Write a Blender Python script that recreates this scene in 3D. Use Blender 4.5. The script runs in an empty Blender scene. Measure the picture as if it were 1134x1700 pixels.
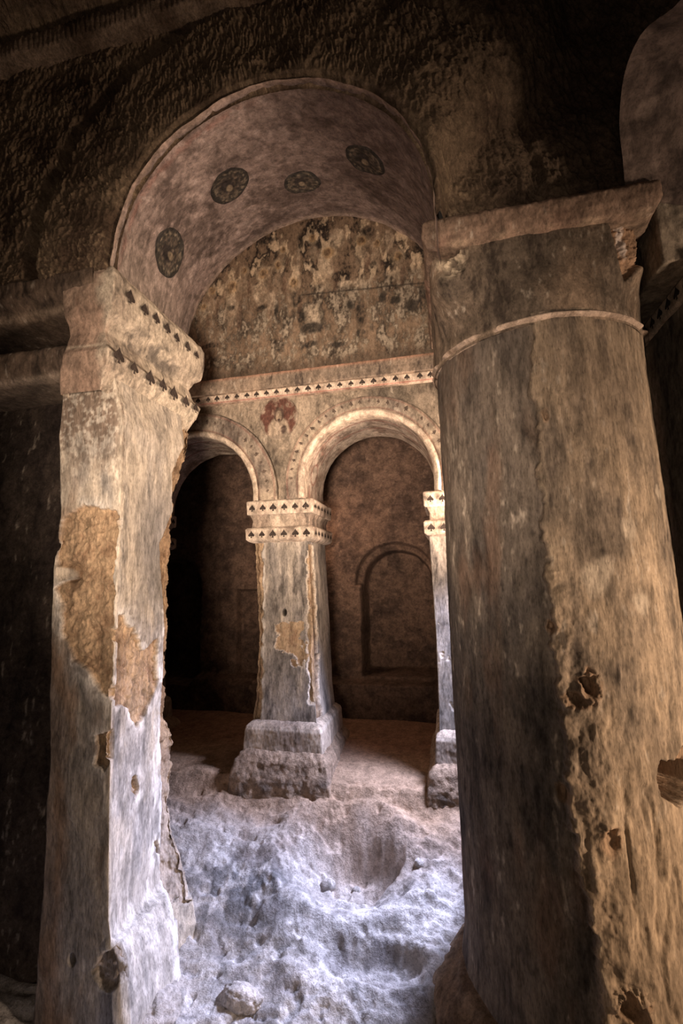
import bpy, math
import numpy as np
from mathutils import Matrix, Vector

# ------------------------------------------------------------------ camera, world, lights, exposure
F = 750.0                                   # focal length in pixels of the 1134 x 1700 frame
def _unit(a): return a/np.linalg.norm(a)
_d = _unit(np.array([173., 102., F]))       # direction of world +Y seen by the camera (x right, y down, z forward)
_z = np.array([-100., -5350., F]); _z = _unit(_z-_d*_z.dot(_d))
ROT = np.array([np.cross(_d, _z), _d, _z])
EYE = np.array([0., 0., 1.5])
cam_d = bpy.data.cameras.new('camera'); cam = bpy.data.objects.new('camera', cam_d)
bpy.context.scene.collection.objects.link(cam); bpy.context.scene.camera = cam
cam_d.sensor_fit = 'VERTICAL'; cam_d.sensor_height = 36.0; cam_d.lens = F/1700*36.0
cam_d.clip_start = .05; cam_d.clip_end = 60
m = Matrix([[ROT[i][0], -ROT[i][1], -ROT[i][2], EYE[i]] for i in range(3)]+[[0, 0, 0, 1]])
cam.matrix_world = m

sc = bpy.context.scene
sc.view_settings.view_transform = 'Standard'; sc.view_settings.look = 'None'
sc.view_settings.gamma = 1; sc.view_settings.use_curve_mapping = False
sc.view_settings.exposure = 0.12
w = bpy.data.worlds.new('world'); sc.world = w; w.use_nodes = True
w.node_tree.nodes['Background'].inputs[0].default_value = (.75, .55, .42, 1)
w.node_tree.nodes['Background'].inputs[1].default_value = .018

def area(name, loc, target, size, power, color, size_y=None, spread=180):
    l = bpy.data.lights.new(name, 'AREA'); l.energy = power; l.color = color; l.size = size
    if size_y: l.shape = 'RECTANGLE'; l.size_y = size_y
    l.spread = math.radians(spread)
    o = bpy.data.objects.new(name, l); sc.collection.objects.link(o); o.location = loc
    o.rotation_euler = (Vector(target)-Vector(loc)).to_track_quat('-Z', 'Y').to_euler()
    return o
area('daylight_of_doorway', (3.6, 1.0, .9), (-1.2, 2.7, 1.3), .35, 64, (1, .74, .54), .7, 115)
area('sky_of_side_opening', (.52, 3.58, 1.75), (-1.25, 2.55, -.8), .18, 54, (.64, .69, 1), .5, 82)
area('warm_bay_fill', (.50, 3.57, 1.9), (-1.9, 2.9, 3.1), .15, 32, (1, .74, .56), .4, 150)  # added fill behind the column, warming the vault and upper bay
area('arcade_fill', (-.45, -1.2, 1.2), (-1.1, 3.75, 2.6), .8, 40, (1, .78, .60), .8, 52)  # added fill behind the camera, aimed to brighten the back arcade
area('nave_fill', (-.7, -1.8, .2), (.3, 2.5, 2.6), 1.3, 16, (1, .76, .58))  # added weak low fill behind the camera for column and right pier
area('aisle_fill', (-1.42, 4.62, 2.2), (-.6, 5, 1.0), .15, 4.5, (1, .66, .45))  # added lamp hidden behind the central pier to light the niche wall

# ------------------------------------------------------------------ helpers
def ray(u, v): return ROT @ np.array([(u-567)/F, (v-850)/F, 1.])
def at_y(u, v, Y): r = ray(u, v); return EYE+r*Y/r[1]
def at_x(u, v, X): r = ray(u, v); return EYE+r*X/r[0]

rng = np.random.RandomState(7)
PERM = np.concatenate([p := rng.permutation(256), p, p]).astype(np.int32)
GRAD = rng.normal(size=(256, 3)).astype(np.float32); GRAD /= np.linalg.norm(GRAD, axis=1)[:, None]
def gnoise(p):
    p = p.astype(np.float32); i = np.floor(p).astype(np.int32); f = p-i; i &= 255
    s = f*f*f*(f*(f*6-15)+10); out = 0
    for dx in (0, 1):
        for dy in (0, 1):
            for dz in (0, 1):
                h = PERM[PERM[PERM[i[..., 0]+dx]+((i[..., 1]+dy) & 255)]+((i[..., 2]+dz) & 255)]
                g = GRAD[h]
                d = g[..., 0]*(f[..., 0]-dx)+g[..., 1]*(f[..., 1]-dy)+g[..., 2]*(f[..., 2]-dz)
                wx = s[..., 0] if dx else 1-s[..., 0]; wy = s[..., 1] if dy else 1-s[..., 1]; wz = s[..., 2] if dz else 1-s[..., 2]
                out = out+d*wx*wy*wz
    return out*1.5
def fbm(P, sc_=1., oct_=4, seed=0, stretch=(1, 1, 1), gain=.5):
    q = P*(np.array(stretch)*sc_)+seed*17.37+100; a = 1.; s = 0; t = 0
    for k in range(oct_):
        s = s+a*gnoise(q); t += a; q = q*2.03+11.3; a *= gain
    return s/t
def sst(a, b, x):
    t = np.clip((x-a)/(b-a), 0, 1); return t*t*(3-2*t)
def mix(a, b, t):
    t = np.asarray(t)[..., None]; return a*(1-t)+np.array(b)*t
def blob(px, py, cx, cy, rx, ry, soft=.25, rot=0):
    dx, dy = px-cx, py-cy; c, s = math.cos(rot), math.sin(rot)
    d = np.sqrt(((dx*c+dy*s)/rx)**2+((dy*c-dx*s)/ry)**2)
    return 1-sst(1-soft, 1+soft, d)
def inpoly(x, y, poly):
    "signed-ish distance: positive inside"
    poly = np.array(poly); n = len(poly); ins = np.zeros(x.shape, bool); dm = np.full(x.shape, 1e9)
    for i in range(n):
        x1, y1 = poly[i]; x2, y2 = poly[(i+1) % n]
        c = ((y1 > y) != (y2 > y))
        xi = (x2-x1)*(y-y1)/((y2-y1) if abs(y2-y1) > 1e-9 else 1e-9)+x1
        ins ^= c & (x < xi)
        ex, ey = x2-x1, y2-y1; t = np.clip(((x-x1)*ex+(y-y1)*ey)/(ex*ex+ey*ey+1e-12), 0, 1)
        dm = np.minimum(dm, np.hypot(x-x1-t*ex, y-y1-t*ey))
    return np.where(ins, dm, -dm)
def normals(P, closed=False):
    if closed:
        du = np.roll(P, -1, 0)-np.roll(P, 1, 0)
    else: du = np.gradient(P, axis=0)
    dv = np.gradient(P, axis=1)
    n = np.cross(du, dv); return n/(np.linalg.norm(n, axis=2)[..., None]+1e-12)

def link(o, parent=None):
    sc.collection.objects.link(o)
    if parent is not None: o.parent = parent
    return o
def mesh_obj(name, verts, faces, mat, parent=None, col=None, smooth=True):
    me = bpy.data.meshes.new(name)
    me.from_pydata([tuple(v) for v in verts], [], faces); me.update()
    if smooth: me.polygons.foreach_set('use_smooth', [True]*len(me.polygons))
    if col is not None: set_col(me, col)
    me.materials.append(mat)
    return link(bpy.data.objects.new(name, me), parent)
def set_col(me, col):
    a = me.color_attributes.new('Col', 'FLOAT_COLOR', 'POINT')
    c = np.ones((len(me.vertices), 4), np.float32); c[:, :3] = np.clip(np.asarray(col).reshape(-1, 3), .004, .95)
    a.data.foreach_set('color', c.ravel())
def grid(name, P, col, mat, parent=None, closed=False, keep=None, flip=False):
    "one mesh from a (nu, nv, 3) array; keep is a boolean array per vertex"
    nu, nv = P.shape[:2]
    idx = np.arange(nu*nv).reshape(nu, nv)
    if closed: idx2 = np.vstack([idx, idx[:1]])
    else: idx2 = idx
    q = np.stack([idx2[:-1, :-1], idx2[1:, :-1], idx2[1:, 1:], idx2[:-1, 1:]], -1).reshape(-1, 4)
    if flip: q = q[:, ::-1]
    if keep is not None:
        k = keep.ravel(); q = q[k[q].all(1)]
    me = bpy.data.meshes.new(name)
    me.vertices.add(nu*nv); me.vertices.foreach_set('co', P.astype(np.float32).ravel())
    me.loops.add(q.size); me.loops.foreach_set('vertex_index', q.ravel().astype(np.int32))
    me.polygons.add(len(q)); me.polygons.foreach_set('loop_start', np.arange(0, q.size, 4, dtype=np.int32))
    me.polygons.foreach_set('loop_total', np.full(len(q), 4, np.int32))
    me.polygons.foreach_set('use_smooth', np.ones(len(q), bool))
    me.update(calc_edges=True); me.validate()
    set_col(me, np.broadcast_to(col, P.shape))
    me.materials.append(mat)
    return link(bpy.data.objects.new(name, me), parent)
def thing(name, label, cat, loc=(0, 0, 0), group=None):
    # parts keep world coordinates through the inverse matrix
    o = bpy.data.objects.new(name, None); sc.collection.objects.link(o); o.location = loc
    o.empty_display_size = .1
    o['label'] = label; o['category'] = cat; o['kind'] = 'thing'
    if group: o['group'] = group
    return o
def adopt(root):
    "children were built in world coordinates; keep them there"
    inv = Matrix.Translation(root.location).inverted()
    for c in root.children:
        c.matrix_parent_inverse = inv
def struct(o, label=None, cat=None):
    o['kind'] = 'structure'
    if label: o['label'] = label
    if cat: o['category'] = cat
    return o
def tag(o, label, cat, group=None, kind='thing'):
    o['label'] = label; o['category'] = cat; o['kind'] = kind
    if group: o['group'] = group
    return o

# ------------------------------------------------------------------ materials
def rock_mat(name, fine=60, bump=.35, var=.35, dist=.006, stretch=(1, 1, 1), rough=.93, spec=.15, speck=.25, mott=.5):
    m = bpy.data.materials.new(name); m.use_nodes = True; nt = m.node_tree; N = nt.nodes; L = nt.links
    b = N['Principled BSDF']; b.inputs['Roughness'].default_value = rough
    b.inputs['Specular IOR Level'].default_value = spec
    tc = N.new('ShaderNodeNewGeometry'); mp = N.new('ShaderNodeMapping'); mp.inputs['Scale'].default_value = stretch
    L.new(tc.outputs['Position'], mp.inputs['Vector'])
    at = N.new('ShaderNodeVertexColor'); at.layer_name = 'Col'
    n1 = N.new('ShaderNodeTexNoise'); n1.inputs['Scale'].default_value = fine; n1.inputs['Detail'].default_value = 6; n1.inputs['Roughness'].default_value = .65
    L.new(mp.outputs[0], n1.inputs['Vector'])
    r1 = N.new('ShaderNodeMapRange'); r1.inputs[1].default_value = .3; r1.inputs[2].default_value = .7
    r1.inputs[3].default_value = 1-var; r1.inputs[4].default_value = 1+var; L.new(n1.outputs[0], r1.inputs[0])
    n2 = N.new('ShaderNodeTexNoise'); n2.inputs['Scale'].default_value = fine*2.7; n2.inputs['Detail'].default_value = 4
    L.new(mp.outputs[0], n2.inputs['Vector'])
    r2 = N.new('ShaderNodeMapRange'); r2.inputs[1].default_value = .36; r2.inputs[2].default_value = .46
    r2.inputs[3].default_value = 1-speck; r2.inputs[4].default_value = 1; L.new(n2.outputs[0], r2.inputs[0])
    n0 = N.new('ShaderNodeTexNoise'); n0.inputs['Scale'].default_value = fine*.30; n0.inputs['Detail'].default_value = 8; n0.inputs['Roughness'].default_value = .72
    n0.inputs['Distortion'].default_value = .4
    L.new(mp.outputs[0], n0.inputs['Vector'])
    r0 = N.new('ShaderNodeMapRange'); r0.inputs[1].default_value = .36; r0.inputs[2].default_value = .60
    r0.inputs[3].default_value = 1-mott; r0.inputs[4].default_value = 1.10; L.new(n0.outputs[0], r0.inputs[0])
    m0 = N.new('ShaderNodeMath'); m0.operation = 'MULTIPLY'; L.new(r1.outputs[0], m0.inputs[0]); L.new(r0.outputs[0], m0.inputs[1])
    mu = N.new('ShaderNodeMath'); mu.operation = 'MULTIPLY'; L.new(m0.outputs[0], mu.inputs[0]); L.new(r2.outputs[0], mu.inputs[1])
    vm = N.new('ShaderNodeVectorMath'); vm.operation = 'SCALE'; L.new(at.outputs[0], vm.inputs[0]); L.new(mu.outputs[0], vm.inputs['Scale'])
    L.new(vm.outputs[0], b.inputs['Base Color'])
    bp = N.new('ShaderNodeBump'); bp.inputs['Strength'].default_value = bump; bp.inputs['Distance'].default_value = dist
    ad = N.new('ShaderNodeMath'); ad.operation = 'ADD'; L.new(n1.outputs[0], ad.inputs[0]); L.new(n0.outputs[0], ad.inputs[1])
    L.new(ad.outputs[0], bp.inputs['Height']); L.new(bp.outputs[0], b.inputs['Normal'])
    return m
M_PLASTER = rock_mat('old_plaster', 45, .5, .28, .006, (1, 1, .55))
M_STREAK = rock_mat('streaked_plaster', 50, .5, .32, .006, (1, 1, .25), speck=.3)
M_ROCK = rock_mat('rough_tuff', 40, .9, .3, .012)
M_TOOL = rock_mat('tooled_tuff', 55, .8, .35, .01)
M_FLOOR = rock_mat('dusty_floor', 40, .8, .25, .014, speck=.3, mott=.35)
M_FRESCO = rock_mat('fresco', 55, .4, .3, .004, (1, 1, .6))
M_PAINT = rock_mat('dark_paint', 90, .3, .4, .002)

CREAM = (.52, .42, .32); GREY = (.27, .245, .225); SOOT = (.075, .062, .055); OCHRE = (.40, .27, .165)
WHITE = (.80, .76, .72); BROWN = (.20, .135, .09); UMBER = (.10, .066, .045); PINK = (.46, .36, .32); RED = (.25, .09, .065)
TUFF = (.21, .15, .10)

def plaster_col(P, seed=0, a=CREAM, b=GREY, c=SOOT, streak=.7, k=1.):
    n = fbm(P, 2.6, 5, seed, (1, 1, .6)); n2 = fbm(P, 9, 5, seed+3, (1, 1, .22)); n3 = fbm(P, 34, 3, seed+5, (1, 1, .35))
    col = mix(np.broadcast_to(np.array(a), P.shape), b, sst(-.25, .3, n+n2*streak*.7))
    col = mix(col, c, np.clip(sst(.12, .42, n2*.7+n3*.6+.25*n)*.75*k, 0, 1))
    col = mix(col, (.62, .53, .43), sst(.22, .45, -n2*.6-n3*.7)*.5)
    return col*(1+.22*fbm(P, 70, 2, seed+9))[..., None]
def rock_col(P, seed=0, a=OCHRE, b=BROWN):
    n = fbm(P, 7, 5, seed); n2 = fbm(P, 30, 3, seed+2)
    return mix(np.broadcast_to(np.array(a), P.shape), b, sst(-.2, .45, n+.6*n2))*(1+.3*n2)[..., None]

# little spade-shaped ornament, painted flat
def spade_mesh():
    pts = []
    for k in range(9):
        t = k/8; pts.append((math.sin(t*math.pi*.93)*.44*(1-.15*t)+.03*t, .5-.72*t))
    right = [(0, .5), (.10, .32), (.26, .14), (.42, -.02), (.45, -.16), (.36, -.26), (.20, -.27), (.09, -.18), (.07, -.30), (.13, -.46)]
    v = right+[(-x, y) for x, y in reversed(right[1:])]
    vs = [(x, 0, y) for x, y in v]+[(x, -.0, y) for x, y in v]
    n = len(v)
    me = bpy.data.meshes.new('painted_spade')
    me.from_pydata([(0, 0, -.12)]+vs[:n], [], [(0, 1+(i+1) % n, 1+i) for i in range(n)])
    set_col(me, np.tile(np.array([.06, .045, .038]), (n+1, 1)))
    me.materials.append(M_PAINT); me.update(); return me
SPADE = spade_mesh()
M_FAINT = rock_mat('faded_paint', 90, .3, .5, .002)
def faint_mesh():
    v = [(0, 0, -.2), (0, 0, .5), (.28, 0, .05), (.36, 0, -.35), (.08, 0, -.25), (.05, 0, -.5), (-.06, 0, -.45), (-.1, 0, -.2), (-.33, 0, -.1), (-.2, 0, .2)]
    me = bpy.data.meshes.new('faded_mark'); me.from_pydata(v, [], [(0, 1+(i+1) % 9, 1+i) for i in range(9)])
    set_col(me, np.tile(np.array([.13, .095, .075]), (10, 1))); me.materials.append(M_FAINT); me.update(); return me
FAINT = faint_mesh()
def spade(parent, p, xdir, zdir, size, name='painted_spade'):
    "p centre, xdir across, zdir up, both unit; normal = outwards"
    x = Vector(xdir).normalized(); z = Vector(zdir).normalized(); y = z.cross(x)
    o = bpy.data.objects.new(name, FAINT if name == 'faded_mark' else SPADE); sc.collection.objects.link(o)
    mw = Matrix(((x.x, y.x, z.x, p[0]), (x.y, y.y, z.y, p[1]), (x.z, y.z, z.z, p[2]), (0, 0, 0, 1)))
    o.matrix_world = mw @ Matrix.Diagonal((size, size, size*1.05, 1)); o.parent = parent
    return o

# ------------------------------------------------------------------ floor: one carved sloping surface from the nave up to the aisle
def axis(*segs):
    out = []
    for a, b, st in segs: out.append(np.arange(a, b, st))
    return np.concatenate(out+[[segs[-1][1]]])
def floor_z(X, Y):
    b = np.interp(Y, [-.5, 1.5, 2.3, 2.60, 2.80, 3.05, 3.40, 3.58, 3.64, 4.2, 5.2], [-1.0, -1.0, -.93, -.84, -.70, -.55, -.32, -.19, -.09, -.02, .05])
    return b
gx = axis((-4.2, -2.3, .04), (-2.3, .35, .0075), (.35, 3.2, .04)); gy = axis((-.5, 2.1, .05), (2.1, 3.95, .0075), (3.95, 5.1, .025))
X, Y = np.meshgrid(gx, gy, indexing='ij')
Yw = Y+.10*gnoise(np.stack([X*1.6, Y*1.6, X*0], -1)); Z = floor_z(X, Yw)
Pn = np.stack([X, Y, np.zeros_like(X)], -1)
nave = 1-sst(3.62, 3.78, Y)
rough = .060*fbm(Pn, 3.0, 5, 1, (.6, 1.3, 1))+.038*fbm(Pn, 7, 4, 2, (.7, 1.6, 1), .5)*nave+.028*np.maximum(fbm(Pn, 15, 4, 3, (.8, 1.5, 1)), -.04)*nave*sst(-.2, .3, fbm(Pn, 2.5, 3, 5))-.025*sst(.12, .4, fbm(Pn, 11, 3, 15, (.7, 1.5, 1)))*nave
Z = Z+rough*(.35+.65*nave)
c0 = at_y(575, 1440, 3.28)                                       # the hollow worn in the middle
dx, dy = X-c0[0], Y-c0[1]
rr = np.sqrt((dx/.50)**2+(dy/.27)**2)+.12*fbm(Pn, 5, 3, 6)
Z -= .17*(1-sst(.35, 1.0, rr)); Z += .035*np.exp(-((rr-1.12)/.16)**2)
r2 = np.sqrt(((X-c0[0]-.10)/.30)**2+((Y-c0[1]-.06)/.13)**2)+.30*fbm(Pn, 7, 3, 7)
Z -= .13*(1-sst(.6, 1.0, r2))
c1 = at_y(625, 1600, 2.86)
r3 = np.sqrt(((X-c1[0])/.36)**2+((Y-c1[1])/.09)**2)+.3*fbm(Pn, 6, 3, 8)
Z -= .10*(1-sst(.5, 1.1, r3))
c2 = at_y(400, 1500, 2.9)
r4 = np.sqrt(((X-c2[0])/.22)**2+((Y-c2[1])/.12)**2)+.3*fbm(Pn, 6, 3, 9)
Z -= .05*(1-sst(.5, 1.1, r4))
for k in range(90):                                              # knocks and chips
    cx, cy = rng.uniform(-2.1, .2), rng.uniform(2.3, 3.6); rad = rng.uniform(.015, .06)
    q = np.hypot((X-cx), (Y-cy)/.8)/rad; Z += rng.choice([-1, -1, 1])*rad*.22*(1-sst(.3, 1., q))
n1 = fbm(Pn, 2.2, 4, 11); n2 = fbm(Pn, 12, 4, 12)
fc = mix(np.broadcast_to(np.array((.56, .52, .50)), Pn.shape), (.30, .28, .27), sst(-.05, .35, n1*.8+n2*.6))
fc = mix(fc, (.15, .145, .15), blob(X, Y, -1.45, 3.15, .38, .26, .6)*sst(-.35, .15, n2)); fc = mix(fc, (.24, .22, .22), sst(.05, .3, fbm(Pn, 6, 5, 14, (.7, 1.3, 1)))*.7)
fc = mix(fc, (.74, .70, .68), sst(.0, .4, -n1-.5*n2)*.7)
fc = mix(fc, (.40, .27, .18), sst(3.12, 3.62, Y+.12*n1))
fc = mix(fc, (.30, .17, .11), sst(3.85, 4.3, Y))
grid_o = grid('floor', np.stack([X, Y, Z], -1), fc*(1+.25*n2)[..., None], M_FLOOR)
struct(grid_o)

# ------------------------------------------------------------------ nave wall over the arcade: tool-marked tuff with a stepped arch
AX, AZ, AR = -.93, 3.42, .965
th = np.linspace(math.radians(-6), math.radians(186), 860)
rr_ = np.concatenate([np.linspace(.962, 1.75, 118), np.linspace(1.76, 3.3, 190)[1:]])
TH, RR = np.meshgrid(th, rr_, indexing='ij')
wob = .05*np.sin(TH*1.0+.4)
X = AX-RR*np.cos(TH)*1.0; Z = AZ+RR*np.sin(TH)
Rj = RR+.02*fbm(np.stack([TH*6, RR*0, TH*0], -1), 2, 3, 21)
Yw = 2.20+0*X
Yw = Yw-.075*sst(.975, 1.0, Rj)+.10*np.exp(-((Rj-1.535-wob)/.05)**4)*(1-.7*sst(-.5, .3, X))+.02*sst(1.5+wob,1.56+wob,Rj)
Yw = Yw+.28*sst(.55, .95, X)+.24*sst(0, 1, (X-.045-.25*sst(3.9, 4.5, Z))/(.075+.9*sst(3.55, 4.5, Z)))*(1-sst(.55, .95, X))
P = np.stack([X, Yw, Z], -1)
# chisel strokes: short ridges, roughly upright, wandering
Q = np.stack([X, 0*X, Z], -1)
wx = X+.05*fbm(Q, 3, 3, 22); wz = Z+.05*fbm(Q, 3, 3, 24)
lean = np.clip((wx-AX)*.22, -.35, .35); sx_ = wx+lean*(wz-3.4)
def strokes(a, b, seed): return 1-np.minimum(1, np.abs(gnoise(np.stack([a, b, 0*a+seed], -1)))*2.6)
g1 = strokes(sx_*34, wz*11, 3.3); g2 = strokes((sx_+.25*wz)*42, wz*14, 9.7)
stroke = np.clip(.62*g1+.5*g2*sst(-.2, .3, fbm(Q, 3, 2, 25)), 0, 1.1)
h = stroke*.022+.008*fbm(Q, 40, 3, 26)+.035*fbm(Q, 4, 3, 27)
amp = sst(1.0, 1.05, RR)
P[..., 1] += -h*(.15+.85*amp)
tc = mix(np.broadcast_to(np.array(TUFF), P.shape), UMBER, sst(-.2, .4, fbm(Q, 3, 4, 28)))
tc = mix(tc, (.34, .25, .16), sst(.55, 1, stroke)*.6)
tc = mix(tc, (.05, .035, .028), sst(-.6, .9, X+.3*fbm(Q, 2, 3, 29))*.6)  # dimmer light towards the right painted into the wall colour
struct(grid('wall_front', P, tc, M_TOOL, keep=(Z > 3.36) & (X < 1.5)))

# plain carved rib high on the nave wall and the vault over the nave
xs = np.linspace(-4.0, 3.0, 500); prof = np.array([(2.36, 4.96), (2.10, 4.97), (2.04, 4.99), (2.03, 5.06), (2.04, 5.12), (2.08, 5.14), (2.2, 5.16)])
prof = np.stack([np.interp(np.linspace(0, 6, 30), range(7), prof[:, i]) for i in (0, 1)], -1)
P = np.zeros((500, 30, 3)); P[..., 0] = xs[:, None]; P[..., 1] = prof[None, :, 0]; P[..., 2] = prof[None, :, 1]
P[..., 2] += (-.03*(xs[:, None]+2))
P[..., 1] += .02*fbm(P, 5, 3, 31)+.006*np.sin(xs[:, None]*170+3*fbm(P, 8, 2, 32))
o = grid('trim_1', P, mix(np.broadcast_to(np.array((.25, .18, .13)), P.shape), UMBER, sst(-.3, .3, fbm(P, 4, 3, 33))), M_TOOL); struct(o)
u = np.linspace(0, 1, 150); xs = np.linspace(-4.0, 3.0, 420)
Xc, U = np.meshgrid(xs, u, indexing='ij'); ang = U*math.pi*.5
P = np.stack([Xc, 2.25-2.6*np.sin(ang)*1.2, 5.10-.03*(Xc+2)+1.1*(1-np.cos(ang))*.0+1.0*np.sin(ang*1.6)], -1)
Q = P; ph = (Xc+.05*fbm(Q, 4, 3, 34))*28
P = P.copy(); P[..., 2] -= (np.abs(((ph+.5*np.sin(P[..., 1]*30)) % 1)-.5)*2)**1.4*.02+.02*fbm(Q, 20, 3, 35)
struct(grid('ceiling', P, mix(np.broadcast_to(np.array(TUFF), P.shape), UMBER, sst(-.2, .4, fbm(Q, 3, 4, 36))), M_TOOL))

# ------------------------------------------------------------------ painted vault behind the arch
def vault_pt(t, y):
    "t angle 0 (right) .. pi (left); y depth"
    k = np.clip((y-2.14)/(3.72-2.14), 0, 1)
    cx = AX+(-1.088-AX)*k; zc = AZ+(3.574-AZ)*k; R = AR+(1.29-AR)*k
    zs = np.minimum(0, t)*0
    return np.stack([cx+R*np.cos(t), y+0*t, zc+R*np.sin(t)], -1)
T, YY = np.meshgrid(np.linspace(-.25, math.pi+.25, 620), np.linspace(2.14, 3.74, 260), indexing='ij')
P = vault_pt(T, YY)
low = T < 0; lo2 = T > math.pi
k = (YY-2.14)/1.6
P[..., 0] = np.where(low, AX+(-1.088-AX)*k+AR+(1.29-AR)*k, np.where(lo2, AX+(-1.088-AX)*k-AR-(1.29-AR)*k, P[..., 0]))
nm = fbm(P, 3, 4, 41); n2 = fbm(P, 14, 5, 42)
d = .018*fbm(P, 2.2, 4, 43)+.004*n2+.012*fbm(P, 6, 3, 40)
P += normals(P)*d[..., None]
edge = 1-sst(2.14, 2.20, YY+.03*fbm(P, 12, 3, 44)); 
vc = mix(np.broadcast_to(np.array((.36, .28, .25)), P.shape), (.17, .13, .115), sst(-.15, .35, nm+.7*n2))
vc = mix(vc, (.52, .42, .38), sst(.12, .5, -n2-.5*nm)*.8)
vc = mix(vc, (.12, .085, .075), sst(2.3, 1.2, T+.15*nm)*.6)                 # darker crown and right haunch
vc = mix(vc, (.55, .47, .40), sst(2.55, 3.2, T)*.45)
vc = mix(vc, (.42, .22, .18), np.exp(-((YY-2.26)/.025)**2)*.45*sst(-.1, .3, n2+.2)*sst(1.4, 2, T))
vc = mix(vc, (.50, .37, .29), edge*.5)
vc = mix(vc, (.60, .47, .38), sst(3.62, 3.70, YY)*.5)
V = thing('painted_vault', 'plum-brown plastered barrel vault with dark roundels under the front arch', 'vault', (AX, 2.9, 4.3))
vo = grid('soffit', P, vc, M_PLASTER, V, flip=True)

def vault_hit(u, v):
    r = ray(u, v); best = None
    for s in np.linspace(2.15, 3.7, 400):
        p = EYE+r*s/r[1]; k = np.clip((s-2.14)/1.58, 0, 1)
        cx = AX+(-1.088-AX)*k; zc = AZ+(3.574-AZ)*k; R = AR+(1.29-AR)*k
        if p[2] > zc and math.hypot(p[0]-cx, p[2]-zc) >= R: return math.atan2(p[2]-zc, p[0]-cx), s
        if p[2] <= zc and abs(p[0]-cx) >= R: return (0 if p[0] > cx else math.pi), s
    return math.pi/2, 3
MED = [(281, 420, .165, .24, 1), (381, 308, .165, .175, 2), (502, 303, .145, .15, 3), (608, 265, .165, .16, 4)]
for (u_, v_, ra, rb, sd) in MED:
    t0, y0 = vault_hit(u_, v_)
    a, r = np.meshgrid(np.linspace(0, 2*math.pi, 90, endpoint=False), np.linspace(.02, 1, 34), indexing='ij')
    rj = r*(1+.07*fbm(np.stack([np.cos(a)*2, np.sin(a)*2, 0*a], -1), 1., 3, 600+sd))
    Rl = 1.05
    P = vault_pt(t0+ra*rj*np.cos(a)/Rl, np.clip(y0+rb*rj*np.sin(a), 2.15, 3.7))
    k0 = np.clip((P[..., 1]-2.14)/1.58, 0, 1)
    ctr = np.stack([AX+(-1.088-AX)*k0, P[..., 1], AZ+(3.574-AZ)*k0], -1)
    nn = ctr-P; nn /= np.linalg.norm(nn, axis=2)[..., None]
    Pq = P.copy(); d = .018*fbm(P, 2.2, 4, 43)+.004*fbm(P, 14, 5, 42)+.012*fbm(P, 6, 3, 40)
    P = P+nn*(np.abs(d)*0+d+.005-.012*sst(.93, 1., r))[..., None]
    mx, mz = rj*np.cos(a), rj*np.sin(a)
    n3 = fbm(P, 30, 4, 45+sd)
    c = mix(np.broadcast_to(np.array((.055, .05, .045)), P.shape), (.20, .17, .13), sst(-.05, .35, n3))
    inner = 1-sst(.62, .70, r+.12*n3)
    c = mix(c, (.17, .13, .10), inner*.6*sst(-.3, .2, n3))
    c = mix(c, (.05, .042, .04), blob(mx, mz, .1, -.1, .30, .42, .2)*.9)          # hair and shoulders
    c = mix(c, (.30, .24, .17), blob(mx, mz, .05, .12, .15, .2, .25))
    c = mix(c, (.36, .29, .21), np.exp(-((r-.74)/.05)**2)*.5*sst(-.2, .3, n3))
    c = mix(c, (.05, .045, .042), sst(.8, .9, r)*.8)
    grid('painted_medallion', P, c, M_FRESCO, V, closed=True, flip=(sd > 99))
adopt(V)

# ------------------------------------------------------------------ lunette wall with worn fresco
YL = 3.72
X, Z = np.meshgrid(np.linspace(-2.5, .35, 640), np.linspace(3.25, 4.95, 380), indexing='ij')
Q = np.stack([X, 0*X, Z], -1)
n1 = fbm(Q, 4, 5, 51, (1, 1, .8)); n2 = fbm(Q, 11, 4, 52, (1, 1, .45)); n3 = fbm(Q, 40, 3, 53, (1, 1, .6))
P = np.stack([X, YL-.010*n1-.006*n2-.002*n3, Z], -1)
def L(u, v): p = at_y(u, v, YL); return p[0], p[2]
lc = mix(np.broadcast_to(np.array((.25, .175, .12)), P.shape), (.04, .030, .025), sst(-.12, .16, n2+.6*n1+.4*n3))
zup = L(500, 480)[1]
lc = mix(lc, (.68, .52, .36), sst(.04, .24, n2*.9-.3*n1+.25*n3)*.9*sst(zup-.10, zup+.08, Z))
lc = mix(lc, (.27, .215, .16), (1-sst(zup-.05, zup+.05, Z))*.5*sst(-.3, .1, n2+n3)); lc = mix(lc, (.45, .37, .28), (1-sst(zup-.05, zup+.05, Z))*sst(.1, .35, n3+n2)*.7)
def bl(u, v, ru, rv, c, a=.8, soft=.3, rot=0, nz=.35):
    global lc
    x0, z0 = L(u, v); k = YL/3.6*1/210*1.0
    kx = .0050; d = blob(X+nz*.06*n2, Z+nz*.06*n1, x0, z0, ru*kx, rv*kx, soft, rot)
    lc = mix(lc, c, d*a*np.clip(.75+n3*1.2+.4*n2, 0, 1))
K = (.03, .025, .022); CR = (.62, .48, .33); OC = (.42, .27, .14); RD = (.24, .09, .06)
for u0, v0, s in [(352, 483, 1), (385, 478, 1.6), (405, 450, .9), (437, 455, 1.3), (462, 440, 1.1), (488, 470, 1.2), (545, 420, 1.5), (600, 400, 1.2), (625, 405, 1), (660, 425, 1.1), (470, 415, .8), (338, 510, .8), (520, 395, 1)]:
    bl(u0, v0, 12*s, 13*s, CR, .55); bl(u0, v0, 7*s, 8*s, OC, .9); bl(u0, v0-1, 4*s, 5*s, (.10, .06, .04), .85)
    bl(u0, v0+26*s, 10*s, 18*s, (.50, .38, .27), .5); bl(u0+8*s, v0+30*s, 4*s, 16*s, (.14, .08, .055), .7)
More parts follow.
